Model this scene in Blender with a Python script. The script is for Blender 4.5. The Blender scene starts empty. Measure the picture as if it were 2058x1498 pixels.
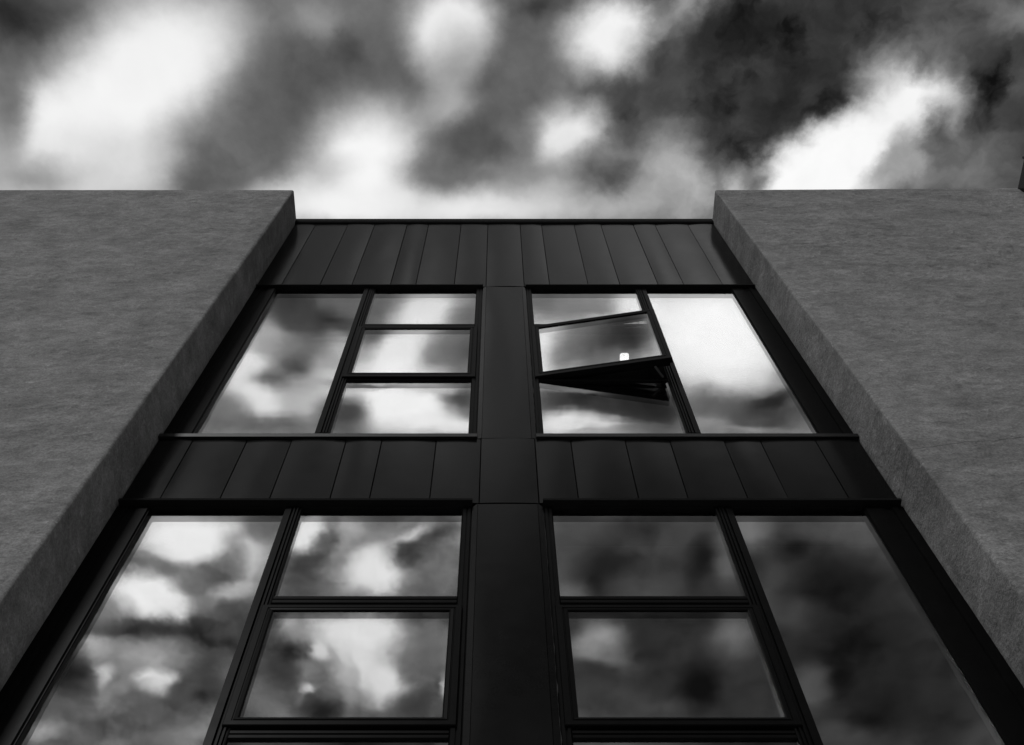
import bpy, bmesh, math, random
import numpy as np
from math import radians, sin, cos, tan, pi, sqrt
from mathutils import Vector, noise

random.seed(7)
S = bpy.context.scene
C = S.collection
EYE = 1.6                     # camera height above the pavement; facade heights below are relative to the eye

# ------------------------------------------------------------------ camera
cam_d = bpy.data.cameras.new("camera")
cam = bpy.data.objects.new("camera", cam_d)
C.objects.link(cam)
cam.location = (0, 0, EYE)
cam.rotation_euler = (radians(90 + 65.32), 0, 0)
cam_d.sensor_fit = 'HORIZONTAL'
cam_d.sensor_width = 36
cam_d.lens = 35.86
cam_d.shift_x = 0.0136
cam_d.clip_start = 0.05
cam_d.clip_end = 500
S.camera = cam

# ------------------------------------------------------------------ exposure
S.view_settings.view_transform = 'Standard'
S.view_settings.look = 'None'
S.view_settings.exposure = 0
S.view_settings.gamma = 1
S.view_settings.use_curve_mapping = False
S.render.engine = 'CYCLES'
S.cycles.transparent_max_bounces = 24
S.cycles.max_bounces = 12
S.cycles.glossy_bounces = 6

# ------------------------------------------------------------------ node helper
class NT:
    def __init__(self, tree):
        self.t = tree
        self.n = tree.nodes
    def new(self, typ, **kw):
        nd = self.n.new(typ)
        for k, v in kw.items():
            setattr(nd, k, v)
        return nd
    def put(self, sock, v):
        if isinstance(v, bpy.types.NodeSocket):
            self.t.links.new(v, sock)
        else:
            sock.default_value = v
    def math(self, op, a, b=0.0, c=None, clamp=False):
        m = self.new('ShaderNodeMath', operation=op)
        m.use_clamp = clamp
        self.put(m.inputs[0], a); self.put(m.inputs[1], b)
        if c is not None: self.put(m.inputs[2], c)
        return m.outputs[0]
    def vmath(self, op, a, b=None, scale=None):
        m = self.new('ShaderNodeVectorMath', operation=op)
        self.put(m.inputs[0], a)
        if b is not None: self.put(m.inputs[1], b)
        if scale is not None: self.put(m.inputs['Scale'], scale)
        return m.outputs[0]
    def noise(self, vec, scale, detail=4, rough=0.5, dist=0.0):
        m = self.new('ShaderNodeTexNoise')
        self.put(m.inputs['Vector'], vec)
        m.inputs['Scale'].default_value = scale
        m.inputs['Detail'].default_value = detail
        m.inputs['Roughness'].default_value = rough
        m.inputs['Distortion'].default_value = dist
        return m.outputs['Fac'], m.outputs['Color']
    def remap(self, v, a, b, c, d, mode='LINEAR'):
        m = self.new('ShaderNodeMapRange', interpolation_type=mode)
        self.put(m.inputs[0], v)
        for i, q in zip((1, 2, 3, 4), (a, b, c, d)): m.inputs[i].default_value = q
        return m.outputs[0]
    def mapping(self, vec, loc=(0,0,0), rot=(0,0,0), scale=(1,1,1), typ='POINT'):
        m = self.new('ShaderNodeMapping', vector_type=typ)
        self.put(m.inputs['Vector'], vec)
        m.inputs['Location'].default_value = loc
        m.inputs['Rotation'].default_value = rot
        m.inputs['Scale'].default_value = scale
        return m.outputs[0]
    def mixf(self, fac, a, b):
        m = self.new('ShaderNodeMix', data_type='FLOAT')
        self.put(m.inputs[0], fac); self.put(m.inputs[2], a); self.put(m.inputs[3], b)
        return m.outputs[0]

# ------------------------------------------------------------------ sky: broken cloud layer over a dark clear sky
SUN_EL, SUN_AZ = 37.0, 204.0        # degrees; azimuth clockwise from +Y
# each cloud or gap of the layer overhead: centre (x/z, y/z), half sizes, turn, softness, brightness
CLOUDS = [
    (-0.142,0.134,0.1978,0.1179,-0.03,0.9,0.38), (-0.446,0.102,0.0648,0.0493,-0.56,0.8,0.2), (-0.312,0.107,0.0958,0.0258,-0.25,0.9,0.45),
    (-0.353,0.168,0.0992,0.0549,-0.59,0.5,0.97), (-0.316,0.134,0.0588,0.0349,-0.37,0.6,0.93), (-0.433,0.199,0.0413,0.0279,-0.45,0.6,0.93),
    (-0.403,0.233,0.0885,0.0296,-0.02,0.8,0.82), (-0.464,0.243,0.0445,0.0149,-0.02,0.9,0.6), (-0.476,0.171,0.0432,0.0186,-1.32,0.9,0.42),
    (-0.285,0.228,0.0371,0.0364,0.48,0.8,0.4), (-0.3,0.251,0.02,0.0149,-0.16,0.8,0.33), (-0.214,0.204,0.0453,0.0325,-0.55,0.8,0.4),
    (-0.167,0.1,0.0271,0.0158,0.3,0.9,0.55), (-0.191,0.166,0.0532,0.0322,-0.21,0.8,0.34), (-0.137,0.123,0.0159,0.0139,-1.3,1,0.3),
    (-0.045,0.108,0.0373,0.0354,-0.19,0.45,0.9), (-0.046,0.152,0.0324,0.0212,-1.35,0.9,0.62), (-0.046,0.18,0.0193,0.0188,-0.43,0.9,0.66),
    (-0.13,0.228,0.0529,0.0478,-0.7,0.5,0.95), (-0.203,0.253,0.0458,0.0146,-0.35,0.8,0.75), (-0.15,0.273,0.0898,0.0204,-0.0,0.6,0.93),
    (-0.02,0.233,0.054,0.0197,-0.0,0.9,0.42), (-0.032,0.2,0.0267,0.0134,-0.35,0.9,0.3), (-0.0,0.216,0.0341,0.0136,0.17,0.9,0.33),
    (-0.064,0.238,0.0298,0.0147,-1.54,0.8,0.45), (-0.005,0.278,0.1,0.0184,-0.05,0.7,0.9), (0.036,0.089,0.012,0.0079,0.01,0.8,0.16),
    (0.061,0.134,0.0565,0.0408,0.03,0.9,0.4), (0.109,0.114,0.0394,0.0305,-0.08,0.45,0.93), (0.175,0.091,0.0329,0.0161,-0.59,0.6,0.72),
    (0.07,0.204,0.0363,0.0241,-0.06,0.55,0.88), (0.024,0.218,0.0293,0.0146,1.56,0.9,0.42), (0.164,0.204,0.0435,0.029,1.45,0.9,0.42),
    (0.191,0.233,0.0359,0.0331,0.8,0.6,0.72), (0.123,0.258,0.0942,0.0302,0.01,0.9,0.7), (0.105,0.243,0.0272,0.0224,0.09,0.8,0.42),
    (0.118,0.244,0.0169,0.0127,-0.52,0.9,0.36), (0.188,0.143,0.0475,0.0364,0.12,0.9,0.28), (0.262,0.129,0.0778,0.0649,-0.08,0.8,0.24),
    (0.241,0.107,0.0326,0.0177,0.04,0.7,0.15), (0.306,0.138,0.0401,0.0337,-0.32,0.8,0.18), (0.25,0.185,0.0511,0.0294,-0.31,0.8,0.2),
    (0.235,0.233,0.0356,0.0238,1.16,0.8,0.28), (0.392,0.12,0.0534,0.0432,0.39,0.9,0.3), (0.479,0.111,0.024,0.0173,0.25,0.9,0.45),
    (0.479,0.18,0.044,0.0278,1.23,0.9,0.22), (0.491,0.143,0.0207,0.0167,0.66,0.9,0.28), (0.466,0.233,0.0496,0.0293,0.11,0.9,0.42),
    (0.395,0.178,0.044,0.0371,0.62,0.55,0.94), (0.403,0.129,0.0201,0.0169,0.63,0.9,0.42), (0.337,0.227,0.077,0.0371,-0.38,0.4,0.96),
    (0.316,0.248,0.0619,0.0279,0.03,0.4,0.98), (0.416,0.231,0.0268,0.0225,0.76,0.8,0.55), (0.431,0.206,0.0247,0.0142,1.3,0.8,0.36),
    (0.393,0.241,0.0276,0.0133,-0.55,0.8,0.66), (0.247,0.251,0.0189,0.0131,-0.75,0.8,0.4), (0.231,0.263,0.0254,0.0109,1.46,0.8,0.75),
    (-0.236,-0.448,0.1184,0.0931,0.15,0.6,0.55), (-0.198,-0.38,0.0625,0.0222,0.01,0.8,0.33), (-0.182,-0.405,0.0389,0.0161,-0.28,0.8,0.16),
    (-0.215,-0.397,0.0309,0.0172,-0.59,0.8,0.26), (-0.274,-0.454,0.0352,0.0242,0.74,0.7,0.86), (-0.244,-0.425,0.0187,0.0143,0.14,0.9,0.62),
    (-0.198,-0.442,0.0321,0.0233,0.08,0.8,0.38), (-0.165,-0.431,0.0188,0.0171,0.35,0.8,0.66), (-0.189,-0.466,0.0281,0.0199,0.49,0.8,0.68),
    (-0.215,-0.457,0.0152,0.0129,0.22,0.8,0.3), (-0.246,-0.475,0.0163,0.013,0.17,0.8,0.38), (-0.256,-0.496,0.032,0.0173,-0.4,0.6,0.88),
    (-0.213,-0.502,0.0225,0.0207,0.63,0.8,0.72), (-0.307,-0.508,0.0275,0.0183,0.09,0.8,0.45), (-0.251,-0.524,0.0715,0.0087,0.0,0.8,0.42),
    (-0.131,-0.38,0.0183,0.0139,0.07,0.8,0.38), (-0.081,-0.388,0.0376,0.0245,0.51,0.6,0.86), (-0.029,-0.385,0.0241,0.0163,0.61,0.8,0.45),
    (-0.138,-0.414,0.0132,0.0114,0.15,0.8,0.4), (-0.107,-0.434,0.0451,0.0246,0.76,0.5,0.9), (-0.051,-0.437,0.0296,0.0259,0.35,0.7,0.44),
    (-0.109,-0.49,0.0652,0.0332,0.01,0.5,0.95), (-0.17,-0.511,0.023,0.0172,0.08,0.7,0.26), (-0.152,-0.477,0.0324,0.0036,0.0,0.8,0.5),
    (-0.041,-0.49,0.0247,0.0191,-0.47,0.7,0.28), (-0.066,-0.521,0.0494,0.0087,0.0,0.7,0.92), (-0.076,-0.478,0.0324,0.0072,0.0,0.9,0.75),
    (0.052,-0.38,0.0364,0.025,-0.02,0.8,0.4), (0.093,-0.385,0.0313,0.0251,-0.07,0.8,0.48), (0.143,-0.38,0.0225,0.0206,-1.19,0.6,0.86),
    (0.128,-0.398,0.0393,0.0079,-0.0,0.8,0.88), (0.053,-0.431,0.0319,0.0289,-0.09,0.8,0.85), (0.111,-0.431,0.0478,0.0289,-0.02,0.8,0.32),
    (-0.006,-0.431,0.0425,0.0318,0.0,0.7,0.32), (0.005,-0.431,0.0202,0.0197,-0.03,0.9,0.2), (-0.033,-0.457,0.0161,0.0083,0.0,0.9,0.45),
    (0.127,-0.495,0.1034,0.0279,-0.0,0.6,0.22), (0.086,-0.48,0.0327,0.0048,-0.16,0.8,0.66), (0.174,-0.502,0.0437,0.0244,-0.03,0.8,0.18),
    (0.068,-0.519,0.0329,0.0099,-0.0,0.8,0.88), (0.104,-0.525,0.0385,0.0056,-0.0,0.7,0.85), (0.176,-0.528,0.033,0.0037,-0.0,0.8,0.4),
    (0.235,-0.419,0.0736,0.0583,-0.39,0.7,0.95), (0.328,-0.466,0.0563,0.0227,1.31,0.8,0.6), (0.229,-0.502,0.0246,0.0163,-1.42,0.8,0.45),
    (0.3,-0.505,0.0656,0.0257,-0.02,0.7,0.3), (0.304,-0.493,0.0212,0.0087,0.51,0.7,0.18), (0.274,-0.517,0.0166,0.0123,-0.13,0.8,0.3),
    (0.236,-0.521,0.0247,0.0111,-0.02,0.8,0.55), (0.286,-0.528,0.0331,0.005,-0.0,0.8,0.55), (-0.429,-0.831,0.2096,0.178,0.46,0.5,0.42),
    (-0.352,-0.674,0.0684,0.0422,-0.18,0.5,0.95), (-0.395,-0.713,0.0634,0.0131,-0.21,0.7,0.42), (-0.421,-0.752,0.0436,0.0284,-0.46,0.45,0.95),
    (-0.406,-0.774,0.0224,0.0195,0.7,0.6,0.92), (-0.279,-0.667,0.0358,0.0167,0.25,0.7,0.38), (-0.293,-0.699,0.0301,0.0246,0.99,0.7,0.68),
    (-0.296,-0.692,0.0203,0.0109,-1.45,0.7,0.85), (-0.337,-0.72,0.0336,0.0219,0.76,0.8,0.34), (-0.322,-0.749,0.0321,0.0135,0.45,0.6,0.74),
    (-0.336,-0.767,0.018,0.0103,0.06,0.7,0.3), (-0.419,-0.802,0.1164,0.0164,0.07,0.7,0.17), (-0.318,-0.823,0.0675,0.0457,0.09,0.8,0.17),
    (-0.344,-0.886,0.0726,0.0493,1.36,0.8,0.17), (-0.425,-0.846,0.0484,0.0259,0.3,0.7,0.6), (-0.43,-0.883,0.0239,0.0173,0.16,0.5,0.88),
    (-0.494,-0.879,0.018,0.0133,1.2,0.6,0.8), (-0.497,-0.831,0.0205,0.0172,0.87,0.7,0.62), (-0.477,-0.902,0.0336,0.009,0.34,0.7,0.55),
    (-0.539,-0.878,0.037,0.027,1.18,0.7,0.14), (-0.564,-0.934,0.0382,0.0164,0.04,0.8,0.22), (-0.542,-0.951,0.0894,0.0332,0.03,0.8,0.36),
    (-0.592,-0.963,0.0195,0.0132,0.17,0.8,0.6), (-0.426,-0.943,0.0574,0.0329,0.07,0.8,0.38), (-0.378,-0.968,0.0386,0.0251,0.09,0.8,0.52),
    (-0.495,-0.976,0.0259,0.0167,0.12,0.8,0.45), (-0.152,-0.692,0.111,0.0559,0.02,0.5,0.52), (-0.218,-0.665,0.023,0.0133,0.84,0.6,0.93),
    (-0.208,-0.692,0.0395,0.0099,0.77,0.7,0.32), (-0.231,-0.727,0.0284,0.0227,1.23,0.7,0.26), (-0.142,-0.72,0.0413,0.0278,0.66,0.5,0.9),
    (-0.093,-0.667,0.0196,0.0104,0.56,0.6,0.82), (-0.174,-0.657,0.0172,0.0143,1.37,0.8,0.66), (-0.07,-0.667,0.0251,0.0139,0.76,0.7,0.26),
    (-0.1,-0.692,0.0248,0.0145,0.59,0.7,0.3), (-0.065,-0.72,0.0296,0.0284,0.29,0.8,0.42), (-0.192,-0.854,0.1421,0.0858,0.04,0.5,0.45),
    (-0.171,-0.808,0.0608,0.0265,0.01,0.6,0.9), (-0.176,-0.846,0.0429,0.0276,1.47,0.6,0.88), (-0.141,-0.882,0.035,0.0298,-1.31,0.6,0.88),
    (-0.188,-0.894,0.0361,0.0087,1.51,0.8,0.66), (-0.223,-0.837,0.014,0.0098,1.43,0.6,0.86), (-0.244,-0.894,0.0114,0.0079,-0.55,0.5,0.9),
    (-0.249,-0.87,0.0137,0.011,0.15,0.8,0.6), (-0.258,-0.8,0.0167,0.0132,1.34,0.7,0.66), (-0.274,-0.87,0.0386,0.0254,-1.56,0.8,0.22),
    (-0.225,-0.93,0.0254,0.0204,0.13,0.8,0.16), (-0.093,-0.846,0.0855,0.0246,1.54,0.7,0.36), (-0.108,-0.926,0.0255,0.0244,0.43,0.8,0.2),
    (-0.068,-0.894,0.016,0.0063,1.54,0.8,0.72), (0.303,-0.808,0.2634,0.2029,-0.15,0.5,0.2), (0.087,-0.685,0.0557,0.0291,-1.53,0.8,0.31),
    (0.129,-0.713,0.0356,0.0293,-1.43,0.8,0.15), (0.121,-0.734,0.0107,0.01,-0.3,0.7,0.09), (0.089,-0.745,0.0238,0.0116,-0.01,0.8,0.42),
    (0.177,-0.738,0.0416,0.0252,-0.04,0.8,0.28), (0.234,-0.702,0.0306,0.0133,1.4,0.7,0.12), (0.269,-0.699,0.0318,0.0146,-1.45,0.8,0.4),
    (0.155,-0.657,0.0404,0.015,-0.01,0.8,0.2), (0.124,-0.819,0.0353,0.0276,0.79,0.6,0.56), (0.156,-0.846,0.033,0.0218,-0.58,0.7,0.44),
    (0.189,-0.823,0.046,0.0244,-1.48,0.8,0.19), (0.286,-0.816,0.0346,0.0242,-1.38,0.8,0.4), (0.123,-0.866,0.0372,0.0142,-0.01,0.8,0.2),
    (0.138,-0.91,0.0503,0.0243,-0.01,0.8,0.26), (0.253,-0.898,0.034,0.0199,-1.32,0.7,0.08), (0.202,-0.926,0.0379,0.0131,-0.01,0.8,0.27),
    (0.291,-0.66,0.0278,0.0227,-1.25,0.8,0.49), (0.393,-0.665,0.0406,0.0151,-0.02,0.7,0.33), (0.342,-0.699,0.0166,0.0139,0.92,0.7,0.08),
    (0.332,-0.741,0.044,0.0294,-1.36,0.8,0.27), (0.403,-0.741,0.0539,0.0359,-0.11,0.8,0.12), (0.367,-0.785,0.0249,0.0217,-0.47,0.8,0.28),
    (0.453,-0.831,0.0809,0.0606,-0.2,0.8,0.14), (0.397,-0.898,0.0362,0.0262,-1.37,0.6,0.33), (0.429,-0.882,0.0232,0.0141,-1.54,0.7,0.1),
    (0.492,-0.926,0.0704,0.0485,-0.15,0.8,0.11), (0.449,-0.976,0.045,0.0169,-0.02,0.8,0.27), (0.557,-0.934,0.0592,0.037,-1.27,0.8,0.17),
]
W = bpy.data.worlds.new("World")
S.world = W
W.use_nodes = True
w = NT(W.node_tree)
for nd in list(w.n): w.n.remove(nd)
gen = w.new('ShaderNodeTexCoord').outputs['Generated']
sep = w.new('ShaderNodeSeparateXYZ'); w.put(sep.inputs[0], gen)
zc = w.math('MAXIMUM', sep.outputs[2], 0.06)
u = w.math('DIVIDE', sep.outputs[0], zc)
v = w.math('DIVIDE', sep.outputs[1], zc)
cmb = w.new('ShaderNodeCombineXYZ'); w.put(cmb.inputs[0], u); w.put(cmb.inputs[1], v)
flat = cmb.outputs[0]
# wind-torn edges
_, n0 = w.noise(flat, 5.0, 2, 0.5)
_, n1 = w.noise(flat, 24.0, 6, 0.6)
wv = w.vmath('MULTIPLY', w.vmath('SUBTRACT', n0, (0.5, 0.5, 0.5)), (0.032, 0.032, 0.0))
# ragged cloud low on the left behind the viewer and high on the right over the roof, smooth elsewhere
tl_ = w.math('MULTIPLY', w.remap(v, -0.5, -0.66, 0.0, 1.0), w.remap(u, 0.02, -0.05, 0.0, 0.8))
tr_ = w.math('MULTIPLY', w.remap(v, -0.05, 0.05, 0.0, 1.0), w.remap(u, 0.02, 0.2, 0.0, 0.9))
torn = w.math('ADD', w.math('ADD', tl_, tr_), 1.0)
wf = w.vmath('MULTIPLY', w.vmath('SUBTRACT', n1, (0.5, 0.5, 0.5)), (0.022, 0.022, 0.0))
wf = w.vmath('SCALE', wf, scale=torn)
wv = w.vmath('ADD', wv, wf)
p = w.vmath('ADD', flat, wv)
nb, _ = w.noise(flat, 1.7, 5, 0.55, 0.4)
acc = w.remap(nb, 0.35, 0.68, 0.22, 0.80, 'SMOOTHSTEP')
for cu, cv, hu, hv, rot, soft, val in CLOUDS:
    soft = min(1.0, soft * 1.5) if cv > 0 else min(1.0, soft * (1.35 if cv < -0.6 and cu < 0 else 1.1))
    if val > 0.8: hu *= 1.08; hv *= 1.08; val = min(0.97, val + (0.02 if cv > 0 else 0.0)); soft *= 0.85
    k = 1.0 + soft
    q = w.mapping(p, (cu, cv, 0), (0, 0, rot), (hu * k, hv * k, 1), 'TEXTURE')
    g = w.new('ShaderNodeTexGradient', gradient_type='SPHERICAL'); w.put(g.inputs[0], q)
    f = w.remap(g.outputs['Fac'], 0.0, 2 * soft / (1 + soft), 0.0, 1.0, 'SMOOTHSTEP')
    acc = w.mixf(f, acc, val)
# fine cloud structure, strongest in the half tones
n2, _ = w.noise(p, 20.0, 6, 0.56, 0.0)
n3, _ = w.noise(p, 7.0, 5, 0.52, 0.0)
mid = w.math('MULTIPLY', acc, w.math('SUBTRACT', 1.02, acc))
d2 = w.math('MULTIPLY', w.math('MULTIPLY', w.math('SUBTRACT', n2, 0.5), torn), w.math('MULTIPLY', mid, 0.75))
d3 = w.math('MULTIPLY', w.math('MULTIPLY', w.math('SUBTRACT', n3, 0.5), torn), w.math('MULTIPLY', mid, 0.8))
acc = w.math('ADD', acc, w.math('ADD', d2, d3))
# darker scud drifting in the thin grey cloud
n4, _ = w.noise(p, 15.0, 4, 0.55)
sh = w.remap(n4, 0.46, 0.80, 0.0, 0.14, 'SMOOTHSTEP')
sh = w.math('MULTIPLY', sh, w.remap(acc, 0.30, 0.75, 1.0, 0.0, 'SMOOTHSTEP'))
sh = w.math('MULTIPLY', sh, w.math('SUBTRACT', torn, 0.5))
acc = w.math('SUBTRACT', acc, sh)
acc = w.math('MAXIMUM', acc, 0.07)
lum = w.math('POWER', acc, 2.2)
# the clouds on the sunny side (behind the viewer) are brighter than those over the roof
gain = w.remap(v, -0.27, -0.385, 0.6, 2.1, 'SMOOTHSTEP')
gain = w.math('MAXIMUM', gain, w.remap(v, 0.0, 0.05, 0.6, 1.0))
gain = w.math('MULTIPLY', gain, w.remap(u, 0.6, 1.4, 1.0, 0.4, 'SMOOTHSTEP'))
gain = w.math('MULTIPLY', gain, w.remap(u, -1.4, -0.6, 1.15, 1.0, 'SMOOTHSTEP'))
lum = w.math('MULTIPLY', w.math('MULTIPLY', lum, gain), 10.0)
below = w.remap(sep.outputs[2], -0.02, 0.03, 0.25, 1.0)
lum = w.math('MULTIPLY', lum, below)
sky = w.new('ShaderNodeTexSky', sky_type='NISHITA')
sky.sun_disc = False
sky.sun_elevation = radians(SUN_EL)
sky.sun_rotation = radians(SUN_AZ)
bw = w.new('ShaderNodeRGBToBW'); w.put(bw.inputs[0], sky.outputs[0])
tot = w.math('ADD', lum, w.math('MULTIPLY', bw.outputs[0], 0.02))
bg = w.new('ShaderNodeBackground'); w.put(bg.inputs['Color'], tot)
bg.inputs['Strength'].default_value = 0.1
wo = w.new('ShaderNodeOutputWorld'); w.put(wo.inputs[0], bg.outputs[0])
W.cycles.sampling_method = 'MANUAL'
W.cycles.sample_map_resolution = 512

# ------------------------------------------------------------------ sun behind thin cloud
sd = bpy.data.lights.new("sun", 'SUN')
sun = bpy.data.objects.new("sun", sd); C.objects.link(sun)
sd.energy = 1.25
sd.angle = radians(10)
sd.color = (1, 1, 1)
az, el = radians(SUN_AZ), radians(SUN_EL)
sdir = Vector((sin(az) * cos(el), cos(az) * cos(el), sin(el)))
sun.rotation_euler = sdir.to_track_quat('Z', 'Y').to_euler()
sun.location = sdir * 50

# ------------------------------------------------------------------ materials (the photograph is black and white: greys)
def mat(name):
    m = bpy.data.materials.new(name); m.use_nodes = True
    t = NT(m.node_tree)
    for nd in list(t.n): t.n.remove(nd)
    out = t.new('ShaderNodeOutputMaterial')
    return m, t, out
def grey(t, sock, v):
    if isinstance(v, bpy.types.NodeSocket): t.put(sock, v)
    else: sock.default_value = (v, v, v, 1)
def principled(t, out, base, rough, spec=0.5, normal=None, metallic=0.0):
    b = t.new('ShaderNodeBsdfPrincipled')
    grey(t, b.inputs['Base Color'], base)
    t.put(b.inputs['Roughness'], rough)
    b.inputs['Specular IOR Level'].default_value = spec
    b.inputs['Metallic'].default_value = metallic
    if normal is not None: t.put(b.inputs['Normal'], normal)
    t.put(out.inputs[0], b.outputs[0])
    return b
def bump(t, h, strength, dist, normal=None):
    b = t.new('ShaderNodeBump')
    b.inputs['Strength'].default_value = strength
    b.inputs['Distance'].default_value = dist
    t.put(b.inputs['Height'], h)
    if normal is not None: t.put(b.inputs['Normal'], normal)
    return b.outputs[0]

def make_stucco():
    m, t, out = mat('grey_stucco')
    pos = t.new('ShaderNodeNewGeometry').outputs['Position']
    # trowel drags run mostly sideways
    st = t.mapping(pos, scale=(1.0, 1.0, 1.3))
    a, _ = t.noise(st, 3.5, 9, 0.68, 0.3)
    b, _ = t.noise(t.mapping(pos, scale=(1, 1, 1.5)), 13.0, 8, 0.72, 0.5)
    c, _ = t.noise(pos, 95.0, 4, 0.65)
    e, _ = t.noise(t.mapping(pos, scale=(1, 1, 1.6)), 34.0, 4, 0.7, 0.4)
    big, _ = t.noise(t.mapping(pos, scale=(1, 1, 0.5)), 0.8, 4, 0.5)
    # one long trowel lap on the right hand wall
    sp = t.new('ShaderNodeSeparateXYZ'); t.put(sp.inputs[0], pos)
    wob, _ = t.noise(pos, 4.0, 5, 0.6)
    line = t.math('SUBTRACT', sp.outputs[2],
                  t.math('ADD', t.math('MULTIPLY_ADD', sp.outputs[0], 0.2, 5.37), t.math('MULTIPLY', wob, 0.09)))
    lap = t.math('LESS_THAN', t.math('ABSOLUTE', line), 0.004)
    lap = t.math('MULTIPLY', lap, t.math('MULTIPLY', t.math('GREATER_THAN', sp.outputs[0], 1.9), t.math('LESS_THAN', sp.outputs[0], 2.9)))
    base = t.remap(a, 0.29, 0.71, 0.125, 0.25)
    base = t.math('MULTIPLY', base, t.remap(b, 0.3, 0.7, 0.72, 1.28))
    base = t.math('MULTIPLY', base, t.remap(c, 0.3, 0.7, 0.7, 1.3))
    base = t.math('MULTIPLY', base, t.remap(big, 0.35, 0.65, 0.93, 1.07))
    fl, _ = t.noise(t.mapping(pos, scale=(1, 1, 1.8)), 26.0, 6, 0.75, 0.8)
    base = t.math('MULTIPLY', base, t.remap(fl, 0.56, 0.72, 1.0, 1.6, 'SMOOTHSTEP'))
    base = t.math('MULTIPLY', base, t.remap(fl, 0.26, 0.42, 0.66, 1.0, 'SMOOTHSTEP'))
    base = t.math('MULTIPLY', base, t.remap(lap, 0, 1, 1.0, 0.6))
    h = t.math('ADD', t.math('MULTIPLY', a, 1.0), t.math('MULTIPLY', b, 0.55))
    h = t.math('ADD', h, t.math('MULTIPLY', e, 0.35))
    h = t.math('ADD', h, t.math('MULTIPLY', c, 0.12))
    h = t.math('SUBTRACT', h, t.math('MULTIPLY', lap, 0.25))
    nrm = bump(t, h, 1.0, 0.022)
    principled(t, out, base, 0.85, 0.25, nrm)
    return m

def make_metal(name, base, rough, spec, wav=0.004, sc=2.2):
    m, t, out = mat(name)
    pos = t.new('ShaderNodeNewGeometry').outputs['Position']
    a, _ = t.noise(pos, sc, 3, 0.5, 0.3)
    d, _ = t.noise(pos, 14.0, 6, 0.6)
    f, _ = t.noise(pos, 160.0, 3, 0.6)
    nrm = bump(t, a, 0.8, wav)
    r = t.remap(d, 0.1, 0.9, rough * 0.85, rough * 1.15)
    b = t.math('MULTIPLY', t.remap(d, 0.1, 0.9, base * 0.7, base * 1.3), t.remap(f, 0.1, 0.9, 0.85, 1.15))
    principled(t, out, b, r, spec, nrm)
    return m

def make_glass(name, f0, off):
    m, t, out = mat(name)
    geo = t.new('ShaderNodeNewGeometry')
    pos = geo.outputs['Position']
    a, _ = t.noise(t.mapping(pos, loc=off, scale=(1.0, 1.0, 1.6)), 2.0, 2, 0.4)
    nrm = bump(t, a, 0.14, 0.004)
    dt = t.new('ShaderNodeVectorMath', operation='DOT_PRODUCT')
    t.put(dt.inputs[0], geo.outputs['Normal']); t.put(dt.inputs[1], geo.outputs['Incoming'])
    c = t.math('ABSOLUTE', dt.outputs['Value'])
    fr = t.math('POWER', t.math('SUBTRACT', 1.0, c), 5.0)
    fac = t.math('MULTIPLY_ADD', fr, 1 - f0, f0)
    d, _ = t.noise(pos, 60.0, 4, 0.6)
    tr = t.new('ShaderNodeBsdfTransparent'); tr.inputs[0].default_value = (0.86, 0.86, 0.86, 1)
    gl = t.new('ShaderNodeBsdfGlossy'); gl.inputs['Roughness'].default_value = 0.0
    gl.inputs['Color'].default_value = (1, 1, 1, 1)
    t.put(gl.inputs['Normal'], nrm)
    mx = t.new('ShaderNodeMixShader')
    t.put(mx.inputs[0], fac); t.put(mx.inputs[1], tr.outputs[0]); t.put(mx.inputs[2], gl.outputs[0])
    t.put(out.inputs[0], mx.outputs[0])
    return m

def simple(name, base, rough, spec=0.3):
    m, t, out = mat(name)
    pos = t.new('ShaderNodeNewGeometry').outputs['Position']
    d, _ = t.noise(pos, 11.0, 6, 0.6)
    principled(t, out, t.remap(d, 0.3, 0.7, base * 0.8, base * 1.2), rough, spec)
    return m

STUCCO = make_stucco()
CLAD = make_metal('dark_zinc', 0.004, 0.21, 0.072, 0.002, 2.5)
FRAME = make_metal('dark_frame_paint', 0.003, 0.36, 0.035, 0.001, 5)
TRIM = make_metal('dark_trim', 0.006, 0.4, 0.25, 0.001, 5)
MATT_BLACK = simple('black_recess', 0.004, 0.9, 0.1)  # near-black matte for seam backing, coping and drip heads
ROOM = simple('dark_room', 0.03, 0.8)
SEAL = simple('worn_sealant', 0.05, 0.6)
ROOF = simple('bitumen', 0.05, 0.9)
BOUNCE_PAVE = simple('paving', 0.70, 0.85)  # kept pale so the added strip throws light up the walls
ASPH = simple('asphalt', 0.05, 0.9)
def make_lamp():
    m, t, out = mat('opal_lamp_glass')
    e = t.new('ShaderNodeEmission'); e.inputs['Strength'].default_value = 2.8
    t.put(out.inputs[0], e.outputs[0]); return m
LAMP = make_lamp()

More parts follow.
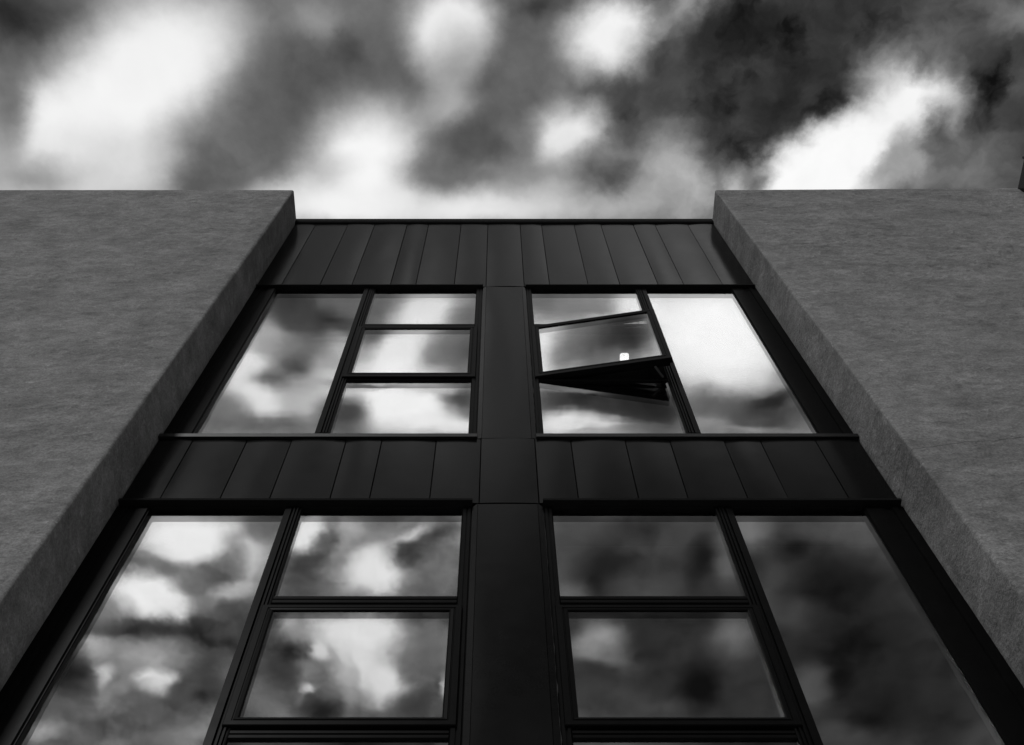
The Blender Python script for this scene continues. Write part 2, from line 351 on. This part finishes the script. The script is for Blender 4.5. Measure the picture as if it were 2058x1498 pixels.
# ------------------------------------------------------------------ mesh helpers
def tag(o, label=None, cat=None, group=None, kind=None):
    if label: o['label'] = label
    if cat: o['category'] = cat
    if group: o['group'] = group
    if kind: o['kind'] = kind
    return o
def empty(name, loc, parent=None):
    o = bpy.data.objects.new(name, None); C.objects.link(o); o.location = loc
    if parent: o.parent = parent
    return o
class MB:
    def __init__(self): self.b = bmesh.new()
    def face(self, pts):
        return self.b.faces.new([self.b.verts.new(p) for p in pts])
    def box(self, x0, x1, y0, y1, z0, z1):
        vs = [self.b.verts.new((x, y, z)) for x in (x0, x1) for y in (y0, y1) for z in (z0, z1)]
        for q in ((0,1,3,2), (4,6,7,5), (0,4,5,1), (2,3,7,6), (0,2,6,4), (1,5,7,3)):
            self.b.faces.new([vs[i] for i in q])
    def prism_x(self, x0, x1, yz):
        # profile in y,z swept along x
        a = [self.b.verts.new((x0, y, z)) for y, z in yz]
        b = [self.b.verts.new((x1, y, z)) for y, z in yz]
        n = len(yz)
        for i in range(n):
            self.b.faces.new((a[i], a[(i+1) % n], b[(i+1) % n], b[i]))
        self.b.faces.new(a); self.b.faces.new(list(reversed(b)))
    def prism_z(self, z0, z1, xy):
        a = [self.b.verts.new((x, y, z0)) for x, y in xy]
        b = [self.b.verts.new((x, y, z1)) for x, y in xy]
        n = len(xy)
        for i in range(n):
            self.b.faces.new((a[i], a[(i+1) % n], b[(i+1) % n], b[i]))
        self.b.faces.new(a); self.b.faces.new(list(reversed(b)))
    def ring(self, x0, x1, z0, z1, prof, wl=1, wr=1, wt=1, wb=1):
        # mitred frame; prof = [(inset, y)...] from the outer edge inwards; w* scale the inset per side
        loops = []
        for ins, y in prof:
            loops.append([self.b.verts.new(q) for q in (
                (x0 + ins*wl, y, z0 + ins*wb), (x1 - ins*wr, y, z0 + ins*wb),
                (x1 - ins*wr, y, z1 - ins*wt), (x0 + ins*wl, y, z1 - ins*wt))])
        for i in range(len(loops)-1):
            for j in range(4):
                self.b.faces.new((loops[i][j], loops[i][(j+1) % 4], loops[i+1][(j+1) % 4], loops[i+1][j]))
    def build(self, name, m, parent=None, loc=None, smooth=False, inv=None):
        bmesh.ops.recalc_face_normals(self.b, faces=self.b.faces)
        me = bpy.data.meshes.new(name); self.b.to_mesh(me); self.b.free()
        me.materials.append(m)
        if smooth:
            for p_ in me.polygons: p_.use_smooth = True
        o = bpy.data.objects.new(name, me); C.objects.link(o)
        if parent:
            o.parent = parent
        return o

# planes of the facade, in metres in front of the viewer
Y_CLAD = 2.617
Y_FRAME = 2.620
Y_SASH = 2.610
Y_GLASS = 2.632
Y_STUC = 2.324
XL, XR = -1.825, 1.938          # the two stucco reveals
TOP = 8.975
GND = -EYE

root = empty('building', (0, 0, 0))
tag(root, 'dark metal and glass facade with grey rendered walls standing forward on both sides', 'building')
root.location = (0, 0, EYE)     # children below are given relative to eye height

# ------------------------------------------------------------------ stucco walls
def lattice(a, b, seed):
    # smooth value noise on arrays, range about -1..1
    ia = np.floor(a).astype(np.int64); ib = np.floor(b).astype(np.int64)
    fa = a - ia; fb = b - ib
    fa = fa*fa*fa*(fa*(fa*6-15)+10); fb = fb*fb*fb*(fb*(fb*6-15)+10)
    def h(p, q):
        n = (p*374761393 + q*668265263 + seed*2147483) & 0xffffffff
        n = ((n ^ (n >> 13)) * 1274126177) & 0xffffffff
        n = (n ^ (n >> 16)) & 0xffff
        return n / 32767.5 - 1
    return (h(ia, ib)*(1-fa) + h(ia+1, ib)*fa)*(1-fb) + (h(ia, ib+1)*(1-fa) + h(ia+1, ib+1)*fa)*fb
def stucco_wall(name, side, label):
    xr = XL if side < 0 else XR
    xf = -9.0 if side < 0 else 4.69
    s = -side                              # outward direction of the reveal (towards the bay)
    rad = 0.018
    plan = []                              # (x, y, nx, ny, run) from far end along the front, round the corner, into the reveal
    xe_ = xr - s*rad
    wid = 3.0
    if side < 0:
        for i in range(30): plan.append((xf + (xe_ + s*0 - wid - xf)*i/30, Y_STUC, 0, -1))
        x_in = xe_ - wid
    else:
        x_in = 4.69
    nfront = int(abs(xe_ - x_in)/0.0075)
    for i in range(nfront):
        plan.append((x_in + (xe_ - x_in)*i/nfront, Y_STUC, 0, -1))
    nfr = len(plan)
    for i in range(7):
        a = pi/2 * i / 6
        plan.append((xr - s*rad + s*rad*sin(a), Y_STUC + rad - rad*cos(a), s*sin(a), -cos(a)))
    nrev = 30
    for i in range(1, nrev + 1):
        y = Y_STUC + rad + (Y_CLAD + 0.30 - Y_STUC - rad) * i / nrev
        plan.append((xr, y, s, 0))
    P = np.array(plan)
    run = np.concatenate([[0], np.cumsum(np.hypot(np.diff(P[:,0]), np.diff(P[:,1])))])
    run = run - run[nfr]
    zl = np.concatenate([np.linspace(GND, 2.2, 40, endpoint=False), np.linspace(2.2, TOP - 0.018, 900)])
    rows = [(z, 0.0) for z in zl] + [(TOP - 0.018 + 0.018*sin(pi/2*i/5), 0.018*(1-cos(pi/2*i/5))) for i in range(1, 6)]
    Zr = np.array([r[0] for r in rows]); In = np.array([r[1] for r in rows])
    RR, ZZ = np.meshgrid(run, Zr)
    sd_ = 11 if side < 0 else 57
    hgt = lattice(RR*1.1, ZZ*0.9, sd_)*0.005 + lattice(RR*3.3, ZZ*3.0, sd_+1)*0.003
    fine = np.zeros_like(hgt)
    wx = lattice(RR*3, ZZ*3, sd_+2)*0.9
    for fr, am, k in ((5, 0.0045, 3), (12, 0.0034, 4), (33, 0.0024, 5), (64, 0.0017, 6)):
        nz_ = lattice(RR*fr*0.8 + wx, ZZ*fr*1.05 + wx*0.6, sd_+k)
        fine += am * (1 - 2*np.abs(nz_)) if k in (4,) else am * nz_
    patch = 0.75 + 0.35*lattice(RR*1.7, ZZ*2.4, sd_+9)
    fade = np.clip((-RR - 0.0)/0.05, 0, 1)*0.75 + 0.25
    coarse = np.clip((RR + wid - 0.05)/0.1, 0, 1) if side < 0 else 1.0
    low = np.clip((ZZ - 2.15)/0.2, 0, 1)
    nv = hgt + fine*patch*fade*coarse*low
    calm = np.where((P[:,3] == 0) & (P[:,1] > Y_CLAD - 0.06), 0.3, 1.0)[None, :]
    topc = np.clip((TOP - ZZ)/0.08, 0.12, 1)
    nv = nv*calm*topc - In[:, None]
    X = P[None, :, 0] + P[None, :, 2]*nv
    Y = P[None, :, 1] + P[None, :, 3]*nv
    Z = ZZ.copy()
    if side > 0:                           # the right hand coping climbs slightly
        Z = Z + 0.024*(P[None, :, 0] - xr)*np.maximum(0, ZZ + 1)/10
    M_, N_ = Z.shape
    co = np.stack([X, Y, Z], -1).reshape(-1, 3)
    ybk = Y_CLAD + 0.30
    nb_ = nfr + 7
    back = co.reshape(M_, N_, 3)[-1, :nb_].copy(); back[:, 1] = ybk
    allc = np.concatenate([co, back])
    idx = np.arange(M_*N_).reshape(M_, N_)
    q = np.stack([idx[:-1, :-1], idx[:-1, 1:], idx[1:, 1:], idx[1:, :-1]], -1).reshape(-1, 4)
    bi = M_*N_ + np.arange(nb_)
    q2 = np.stack([idx[-1, :nb_-1], idx[-1, 1:nb_], bi[1:], bi[:-1]], -1)
    q = np.concatenate([q, q2])
    if side > 0: q = q[:, ::-1]
    me = bpy.data.meshes.new(name)
    me.vertices.add(len(allc)); me.vertices.foreach_set('co', allc.ravel())
    me.loops.add(q.size); me.loops.foreach_set('vertex_index', np.ascontiguousarray(q).ravel())
    me.polygons.add(len(q)); me.polygons.foreach_set('loop_start', np.arange(len(q))*4)
    me.polygons.foreach_set('use_smooth', np.ones(len(q), dtype=bool))
    me.update(calc_edges=True); me.validate()
    me.materials.append(STUCCO)
    o = bpy.data.objects.new(name, me); C.objects.link(o); o.parent = root
    o['label'] = label
    return o
stucco_wall('rendered_wall', -1, 'rough grey rendered wall left of the glazed bay, its return in shade')
stucco_wall('rendered_wall', 1, 'rough grey rendered wall right of the glazed bay')

# ------------------------------------------------------------------ cladding tiles
SE_L = [-1.822, -1.636, -1.345, -1.105, -0.814, -0.622, -0.331, -0.091]
SE_R = [0.197, 0.389, 0.680, 0.920, 1.209, 1.404, 1.698, 1.936]
SEAMS = SE_L + SE_R
def cladding(z0, z1, seed):
    rnd = random.Random(seed)
    b = MB()
    g = 0.006
    for i in range(len(SEAMS)-1):
        xa, xb = SEAMS[i] + g*0.5, SEAMS[i+1] - g*0.5
        n, mz = 10, 16
        tl = rnd.uniform(-0.004, 0.004)
        bow = rnd.uniform(0.003, 0.006)
        zsk = rnd.uniform(-0.003, 0.003)
        ph = rnd.uniform(0, 30)
        grid = []
        for r in range(mz+1):
            row = []
            for c in range(n+1):
                fx = c/n; fz = r/mz
                x = xa + (xb-xa)*fx; z = z0 + (z1-z0)*fz
                d = bow * (1 - (2*fx-1)**2) * (0.6 + 0.4*sin(pi*fz)) + tl*(fx-0.5) + zsk*(fz-0.5)
                d += 0.0022 * noise.noise(Vector((x*3+ph, z*1.6, seed))) * (4*fx*(1-fx))
                row.append(b.b.verts.new((x, Y_CLAD - 0.003 - d, z)))
            grid.append(row)
        for r in range(mz):
            for c in range(n):
                b.b.faces.new((grid[r][c], grid[r][c+1], grid[r+1][c+1], grid[r+1][c]))
        # folded edges going back into the seam
        for c in (0, n):
            bk = [b.b.verts.new((row[c].co.x, Y_CLAD + 0.012, row[c].co.z)) for row in grid]
            for r in range(mz): b.b.faces.new((grid[r][c], grid[r+1][c], bk[r+1], bk[r]))
    o = b.build('metal_cladding', CLAD, root, smooth=True)
    md = o.modifiers.new('e', 'EDGE_SPLIT'); md.split_angle = radians(35)
    return o
U_TOP, U_BOT = 7.238, 4.838
L_TOP, L_BOT = 4.188, 1.80
cladding(U_TOP, 8.885, 3)
cladding(L_TOP, U_BOT - 0.004, 11)
cladding(GND + 0.125, L_BOT - 0.004, 19)

# seam backing and wall core behind the bands
b = MB()
for z0, z1 in ((U_TOP + 0.01, 8.88), (L_TOP + 0.01, U_BOT - 0.01), (GND, L_BOT - 0.01)):
    b.box(XL - 0.02, XR + 0.02, Y_CLAD + 0.010, Y_CLAD + 0.25, z0, z1)
b.box(-0.108, 0.203, Y_CLAD + 0.012, Y_CLAD + 0.25, U_BOT - 0.01, U_TOP + 0.01)
b.box(-0.118, 0.213, Y_CLAD + 0.012, Y_CLAD + 0.25, L_BOT - 0.01, L_TOP + 0.01)
b.build('wall_core', MATT_BLACK, root)

# coping over the top band
b = MB()
b.prism_x(XL - 0.01, XR + 0.01, [(Y_CLAD - 0.022, 8.900), (Y_CLAD - 0.022, 8.985), (Y_CLAD + 0.26, 9.000), (Y_CLAD + 0.26, 8.86), (Y_CLAD + 0.0, 8.86), (Y_CLAD + 0.0, 8.885), (Y_CLAD - 0.012, 8.888)])
b.build('coping', MATT_BLACK, root)

# ------------------------------------------------------------------ the pilaster between the windows
def pilaster(z0, z1, xa, xb, seed):
    # xa, xb: outer edges of the folded trims; the sheet sits between the folds
    fa, fb = xa + 0.026, xb - 0.026
    b = MB()
    n, mz = 10, 24
    grid = []
    for r in range(mz+1):
        row = []
        for c in range(n+1):
            fx = c/n; fz = r/mz
            x = fa + (fb-fa)*fx; z = z0 + (z1-0.012-z0)*fz
            d = 0.004*(1-(2*fx-1)**2)*(0.4+0.6*sin(pi*fz)) + 0.003*noise.noise(Vector((x*4, z*1.3, seed)))*(4*fx*(1-fx))
            row.append(b.b.verts.new((x, Y_CLAD - 0.004 - d, z)))
        grid.append(row)
    for r in range(mz):
        for c in range(n):
            b.b.faces.new((grid[r][c], grid[r][c+1], grid[r+1][c+1], grid[r+1][c]))
    for s, f_, e_ in ((-1, fa, xa), (1, fb, xb)):
        g = 0.002*s
        # folded strip, leaning back, with a mitred top
        zt = z1 - 0.012
        b.face([(f_ + g, Y_CLAD - 0.005, z0 - 0.0), (e_, Y_CLAD - 0.003, z0 - 0.0), (e_, Y_CLAD - 0.003, zt + 0.004 - 0.028), (f_ + g, Y_CLAD - 0.005, zt + 0.004)])
        b.face([(e_, Y_CLAD - 0.003, z0), (e_, Y_GLASS + 0.05, z0), (e_, Y_GLASS + 0.05, z1), (e_, Y_CLAD - 0.003, z1 - 0.02)])
    o = b.build('pilaster', CLAD, root, smooth=True)
    md = o.modifiers.new('e', 'EDGE_SPLIT'); md.split_angle = radians(12)
pilaster(U_BOT, U_TOP, -0.113, 0.205, 1)
pilaster(L_BOT, L_TOP, -0.122, 0.215, 2)

# ------------------------------------------------------------------ windows
GL = [make_glass('coated_glass_%d' % i, 0.15, (i*3.7, i*1.3, i*5.1)) for i in range(5)]
GB = [make_glass('inner_glass_%d' % i, 0.46, (i*2.9, i*4.3, i*1.1)) for i in range(5)]
gi = [0]
def pane(parent, x0, x1, z0, z1, y=Y_GLASS, sheets=(0.0, 0.017), tilt=0.0):
    # insulated glazing: separate sheets, each bowed very slightly
    gi[0] += 1
    rnd = random.Random(gi[0])
    bx = rnd.uniform(-0.0008, 0.0008); tz = rnd.uniform(-0.0006, 0.0006); tx = rnd.uniform(-0.0006, 0.0006)
    b = MB()
    for k, dy in enumerate(sheets):
        n = 8
        grid = []
        for r in range(n+1):
            row = []
            for c in range(n+1):
                fx = c/n; fz = r/n
                d = bx*(1-(2*fx-1)**2)*(1-(2*fz-1)**2)*(1 if k == 0 else -1) + tx*(fx-0.5) + tz*(fz-0.5)
                row.append(b.b.verts.new((x0 + (x1-x0)*fx, y + dy + d, z0 + (z1-z0)*fz)))
            grid.append(row)
        for r in range(n):
            for c in range(n):
                b.b.faces.new((grid[r][c], grid[r][c+1], grid[r+1][c+1], grid[r+1][c])).material_index = min(k, 1)
    bmesh.ops.recalc_face_normals(b.b, faces=b.b.faces)
    me = bpy.data.meshes.new('pane'); b.b.to_mesh(me); b.b.free()
    me.materials.append(GL[gi[0] % 5]); me.materials.append(GB[gi[0] % 5])
    for p_ in me.polygons: p_.use_smooth = True
    o = bpy.data.objects.new('pane', me); C.objects.link(o); o.parent = parent
    return o

def window(label, side, y_lip, z_lip, z_head, z_bot, sill_bot, xe_out, xe_in, mull, inn, rows, open_deg=0.0):
    """side -1: outer edge on the left.  mull = (a, b) mullion edges, inn = inner glass edge,
    rows = (top pane bottom, sash outer top, sash glass top, sash glass bottom, sash outer bottom, low pane top)"""
    w_ = empty('window', ((xe_out + xe_in)/2, Y_FRAME, z_bot), root)
    w_['label'] = label
    def par(o):
        o.parent = w_
        o.location = (-w_.location.x, -w_.location.y, -w_.location.z)
        return o
    x0, x1 = min(xe_out, xe_in), max(xe_out, xe_in)
    s = side
    # head: dark projecting drip with deep soffit
    b = MB()
    la, lb = (x0 + 0.010, x1) if s < 0 else (x0, x1 - 0.010)
    b.prism_x(la, lb, [(y_lip, z_lip), (y_lip, z_lip + 0.016), (Y_CLAD + 0.05, z_lip + 0.020), (Y_CLAD + 0.05, z_lip - 0.004)])
    b.box(x0 + 0.002, x1 - 0.002, Y_FRAME + 0.001, Y_GLASS + 0.07, z_head - 0.0, z_lip - 0.006)
    par(b.build('drip_head', MATT_BLACK))
    # outer frame stiles, head and foot
    b = MB()
    # outer stile next to the render: black gap, then a lighter flat face, a wide dark strip standing in for the reveal's reflection, then a step to the glass
    wo_ = 0.162 if s < 0 else 0.194
    so = -s                                 # direction from the render into the window
    e = xe_out
    b.prism_z(z_bot - 0.02, z_lip - 0.001, [(e, Y_FRAME + 0.004), (e + so*0.030, Y_FRAME + 0.004), (e + so*0.034, Y_FRAME - 0.006), (e + so*0.058, Y_FRAME - 0.006),
               (e + so*0.062, Y_FRAME + 0.003), (e + so*0.100, Y_FRAME + 0.003), (e + so*0.103, Y_FRAME - 0.002), (e + so*(wo_ - 0.008), Y_FRAME - 0.002), (e + so*(wo_ - 0.004), Y_FRAME + 0.008), (e + so*wo_, Y_FRAME + 0.008), (e + so*wo_, Y_GLASS + 0.05), (e, Y_GLASS + 0.05)])
    xo = e + so*wo_
    # inner stile next to the pilaster: three thin steps
    e = xe_in
    st = [(e, Y_FRAME + 0.010), (e - so*0.008, Y_FRAME + 0.010), (e - so*0.008, Y_FRAME - 0.001), (e - so*0.020, Y_FRAME - 0.001), (e - so*0.020, Y_FRAME + 0.006),
          (e - so*0.028, Y_FRAME + 0.006), (e - so*0.028, Y_FRAME), (e + (inn - e)*0.88, Y_FRAME), (inn, Y_FRAME + 0.006), (inn, Y_GLASS + 0.05), (e, Y_GLASS + 0.05)]
    b.prism_z(z_bot - 0.02, z_lip - 0.001, st)
    lo, hi = min(xo, inn), max(xo, inn)
    b.prism_x(lo, hi, [(Y_FRAME, z_bot - 0.03), (Y_FRAME, z_bot - 0.005), (Y_FRAME + 0.004, z_bot), (Y_GLASS + 0.05, z_bot), (Y_GLASS + 0.05, z_bot - 0.03)])
    par(b.build('frame', FRAME))
    # mullion with its ridges
    ma, mb = min(mull), max(mull)
    wd = mb - ma
    prof = [(0.0, 0.008), (0.04, 0.0), (0.40, -0.001), (0.42, 0.010), (0.50, 0.010), (0.52, -0.002), (0.62, -0.002), (0.64, 0.006), (0.69, 0.006), (0.71, -0.002), (0.80, -0.002), (0.82, 0.007), (0.87, 0.007), (0.90, 0.0), (0.97, 0.001), (1.0, 0.008)]
    if s > 0: prof = [(1 - a_, d_) for a_, d_ in reversed(prof)]
    b = MB()
    b.prism_z(z_bot + 0.001, z_head + 0.012, [(ma + wd*a_, Y_FRAME + d_) for a_, d_ in prof] + [(mb, Y_GLASS + 0.05), (ma, Y_GLASS + 0.05)])
    par(b.build('mullion', FRAME))
    # transoms between the small panes
    mi = mb if s < 0 else ma                # mullion edge facing the small panes
    ta, tb = min(mi, inn), max(mi, inn)
    tpb, sot, sgt, sgb, sob, lpt = rows
    for top_, bot_ in ((tpb, sot + 0.022), (sob - 0.012, lpt)):
        m_ = (top_ + bot_)/2
        b = MB()
        b.prism_x(ta, tb, [(Y_FRAME + 0.005, top_), (Y_FRAME, top_ - 0.005), (Y_FRAME, m_ + 0.004), (Y_FRAME + 0.006, m_ + 0.002), (Y_FRAME + 0.006, m_ - 0.002), (Y_FRAME, m_ - 0.004),
                           (Y_FRAME, bot_ + 0.004), (Y_FRAME + 0.006, bot_), (Y_GLASS + 0.05, bot_), (Y_GLASS + 0.05, top_)])
        par(b.build('transom', FRAME))
    # panes
    fa, fb = (xo, ma) if s < 0 else (mb, xo)
    par(pane(None, fa, fb, z_bot - 0.01, z_head + 0.01))
    par(pane(None, ta, tb, tpb - 0.01, z_head + 0.01))
    par(pane(None, ta, tb, z_bot - 0.01, lpt + 0.01))
    # opening light: mitred sash, hung on the pilaster side
    ov = 0.030
    sa, sb = ta - (0.030 if s < 0 else 0.032), tb + (0.032 if s < 0 else 0.030)
    if s < 0: sa, sb = mi - 0.033, inn + 0.026
    else: sa, sb = inn - 0.026, mi + 0.033
    hx = inn - 0.020 if s > 0 else inn + 0.020
    sh = empty('sash', (hx - w_.location.x, Y_SASH - w_.location.y, sob - w_.location.z), w_)
    if open_deg: sh['label'] = 'opening sash standing ajar'
    def spar(o):
        o.parent = sh
        o.location = (-hx, -Y_SASH, -sob)
        return o
    b = MB()
    zc0, zc1 = sob, sot
    ws, wt_, wb_ = 0.052, (sot - sgt), (sgb - sob)
    pr = [(0.0, 0.034), (0.0, 0.004), (0.06, 0.0), (0.52, 0.0), (0.56, 0.0035), (0.62, 0.0035), (0.66, 0.0), (0.90, 0.001), (1.0, 0.004), (1.0, 0.062), (0.30, 0.062), (0.25, 0.034), (0.0, 0.034)]
    if s < 0: wl_, wr_ = 0.052, 0.052
    else: wl_, wr_ = 0.052, 0.052
    b.ring(sa, sb, zc0, zc1, [(i_, Y_SASH + d_) for i_, d_ in pr], wl_, wr_, wt_, wb_)
    # the ring is closed on itself
    sf = b.build('frame', FRAME)
    sf.name = 'sash_frame'
    gl_ = pane(None, sa + wl_ - 0.002, sb - wr_ + 0.002, sgb - 0.002, sgt + 0.002, Y_SASH + 0.008, (0.0, 0.016))
    gl_.name = 'sash_pane'
    for o in (sf, gl_):
        o.parent = w_
        if open_deg:
            from mathutils import Matrix
            M = Matrix.Translation((hx, Y_SASH, 0)) @ Matrix.Rotation(radians(open_deg), 4, 'Z') @ Matrix.Translation((-hx, -Y_SASH, 0))
            o.data.transform(M)
        o.location = (-w_.location.x, -w_.location.y, -w_.location.z)
    bpy.data.objects.remove(sh)
    if open_deg:
        # a stay holds the free side of the sash
        a_ = radians(-open_deg)
        for zz in (sob + 0.012,):
            p0 = Vector((mi - 0.02, Y_FRAME + 0.004, zz))
            L_ = (sb - 0.10 - hx)
            p1 = Vector((hx + L_*cos(a_), Y_SASH + 0.05 - L_*sin(a_), zz))
            dr = (p1 - p0).normalized(); sd2 = Vector((-dr.y, dr.x, 0)) * 0.007
            b = MB()
            vs = []
            for pp in (p0, p1):
                for sg2, dz in ((1, 0), (-1, 0), (-1, 0.004), (1, 0.004)):
                    q_ = pp + sd2*sg2; vs.append(b.b.verts.new((q_.x, q_.y, q_.z + dz)))
            for f_ in ((0,1,2,3), (7,6,5,4), (0,4,5,1), (1,5,6,2), (2,6,7,3), (3,7,4,0)): b.b.faces.new([vs[i] for i in f_])
            par(b.build('stay', SEAL))
    if open_deg: sf['label'] = 'sash frame swung ajar towards the street'
    # metal casing: sill nosing and its mitre towards the pilaster
    b = MB()
    b.prism_x(x0, x1, [(Y_CLAD - 0.020, sill_bot), (Y_CLAD - 0.022, sill_bot + 0.030), (Y_FRAME, z_bot - 0.012), (Y_FRAME + 0.02, z_bot - 0.012), (Y_FRAME + 0.02, sill_bot)])
    par(b.build('sill', TRIM))
    # worn bead of sealant along the pilaster side, one wavy strip
    if s > 0:
        b = MB(); prev = None
        n = 90
        for i in range(n + 1):
            z = z_bot + 0.04 + (z_lip - 0.1 - z_bot) * i / n
            a_ = xe_in + 0.0005; wv_ = 0.0015 + 0.007 * max(0, noise.noise(Vector((i*0.37, x1, z_lip))) + 0.12)
            cur = [b.b.verts.new((a_, Y_FRAME + 0.003, z)), b.b.verts.new((a_ + wv_, Y_FRAME + 0.004, z)), b.b.verts.new((a_ + wv_, Y_FRAME + 0.0095, z)), b.b.verts.new((a_, Y_FRAME + 0.0095, z))]
            if prev:
                for q in range(4): b.b.faces.new((prev[q], prev[(q+1) % 4], cur[(q+1) % 4], cur[q]))
            prev = cur
        par(b.build('sealant', SEAL))
    return w_

window('upper left window, its narrow opening light shut', -1, 2.596, 7.222, 7.218, 4.913, 4.830, XL, -0.113, (-1.003, -0.918), -0.163,
       (6.504, 6.438, 6.396, 5.687, 5.622, 5.593))
window('upper right window with one opening light ajar', 1, 2.596, 7.222, 7.218, 4.913, 4.830, XR, 0.205, (1.027, 1.109), 0.249,
       (6.504, 6.438, 6.396, 5.687, 5.622, 5.593), open_deg=-8.8)
window('lower left window reflecting bright clouds', -1, 2.587, 4.172, 4.168, 1.870, 1.800, XL, -0.122, (-1.017, -0.934), -0.172,
       (3.476, 3.403, 3.367, 2.769, 2.728, 2.674))
window('lower right window with the darkest reflections', 1, 2.587, 4.172, 4.168, 1.870, 1.800, XR, 0.215, (1.034, 1.119), 0.259,
       (3.476, 3.403, 3.367, 2.769, 2.728, 2.674))

# ------------------------------------------------------------------ dark rooms behind the glass
b = MB()
for zf, zt in ((4.30, 7.20), (1.30, 4.20)):
    x0, x1, y0, y1 = XL - 0.5, XR + 0.5, Y_CLAD + 0.26, 8.0
    b.face([(x0, y1, zf), (x1, y1, zf), (x1, y1, zt), (x0, y1, zt)])
    b.face([(x0, y0, zf), (x0, y1, zf), (x0, y1, zt), (x0, y0, zt)])
    b.face([(x1, y0, zf), (x1, y1, zf), (x1, y1, zt), (x1, y0, zt)])
    b.face([(x0, y0 - 0.2, zf), (x1, y0 - 0.2, zf), (x1, y1, zf), (x0, y1, zf)])
    b.face([(x0, y0 - 0.2, zt), (x1, y0 - 0.2, zt), (x1, y1, zt), (x0, y1, zt)])
b.build('room', ROOM, root)

# ------------------------------------------------------------------ body and roof
b = MB()
b.box(-9.0, 9.0, Y_CLAD + 0.31, 12.0, 8.70, 8.86)
b.build('roof', ROOF, root)
b = MB()
b.box(-9.0, -8.7, Y_CLAD + 0.31, 12.0, GND, 8.69)
b.box(8.7, 9.0, Y_CLAD + 0.31, 12.0, GND, 8.69)
b.box(-8.69, 8.69, 11.7, 12.0, GND, 8.69)
b.box(-8.69, XL - 0.51, Y_CLAD + 0.31, Y_CLAD + 0.5, GND, 8.69)
b.box(XR + 0.51, 8.69, Y_CLAD + 0.31, Y_CLAD + 0.5, GND, 8.69)
b.build('rear_wall', STUCCO, root)

# projecting dark metal bay at the far right
b = MB()
b.box(4.652, 8.9, 2.05, Y_CLAD + 0.3, GND, 8.985)
b.box(4.640, 8.95, 2.030, 2.048, 8.90, 9.0)
ob = b.build('metal_bay', CLAD, root)
ob['label'] = 'projecting dark metal bay at the right hand end'

# ------------------------------------------------------------------ lamp in the upper room
def rounded_square(h, r, n=6):
    pts = []
    for q, (sx, sy) in enumerate(((1, 1), (-1, 1), (-1, -1), (1, -1))):
        for i in range(n + 1):
            a = pi/2*q + pi/2*i/n
            pts.append((sx*(h - r) + r*cos(a), sy*(h - r) + r*sin(a)))
    return pts
lx, ly, lz = 0.972, 3.172, 7.20
lamp = empty('ceiling_lamp', (lx, ly, lz + EYE))
tag(lamp, 'small lit white ceiling lamp seen through the open sash', 'lamp')
b = MB()
lp = []
for h_, z_ in ((0.026, -0.036), (0.032, -0.034), (0.034, -0.028), (0.034, -0.012)):
    lp.append([b.b.verts.new((x, y, z_)) for x, y in rounded_square(h_, 0.016)])
for a_, c_ in zip(lp, lp[1:]):
    for i in range(len(a_)): b.b.faces.new((a_[i], a_[(i+1) % len(a_)], c_[(i+1) % len(a_)], c_[i]))
b.b.faces.new(lp[0]); b.b.faces.new(lp[-1])
b.build('lamp_shade', LAMP, lamp)
b = MB()
b.prism_z(-0.0115, -0.001, rounded_square(0.043, 0.012))
b.build('ceiling_mount', TRIM, lamp)

# ------------------------------------------------------------------ pavement below, its pale strip added to bounce light
b = MB()
b.face([(-60, -60, 0), (60, -60, 0), (60, 60, 0), (-60, 60, 0)])
g_ = b.build('ground', ASPH)
tag(g_, 'dark asphalt around the building', None, kind='structure')
b = MB()
b.box(-12, 12, -9.0, 2.32, 0.004, 0.12)  # unseen strip, added as a reflector for the lower walls
g_ = b.build('bounce_pavement', BOUNCE_PAVE)
tag(g_, 'pale paving added unseen along the foot of the facade to bounce light up the walls', None, kind='structure')
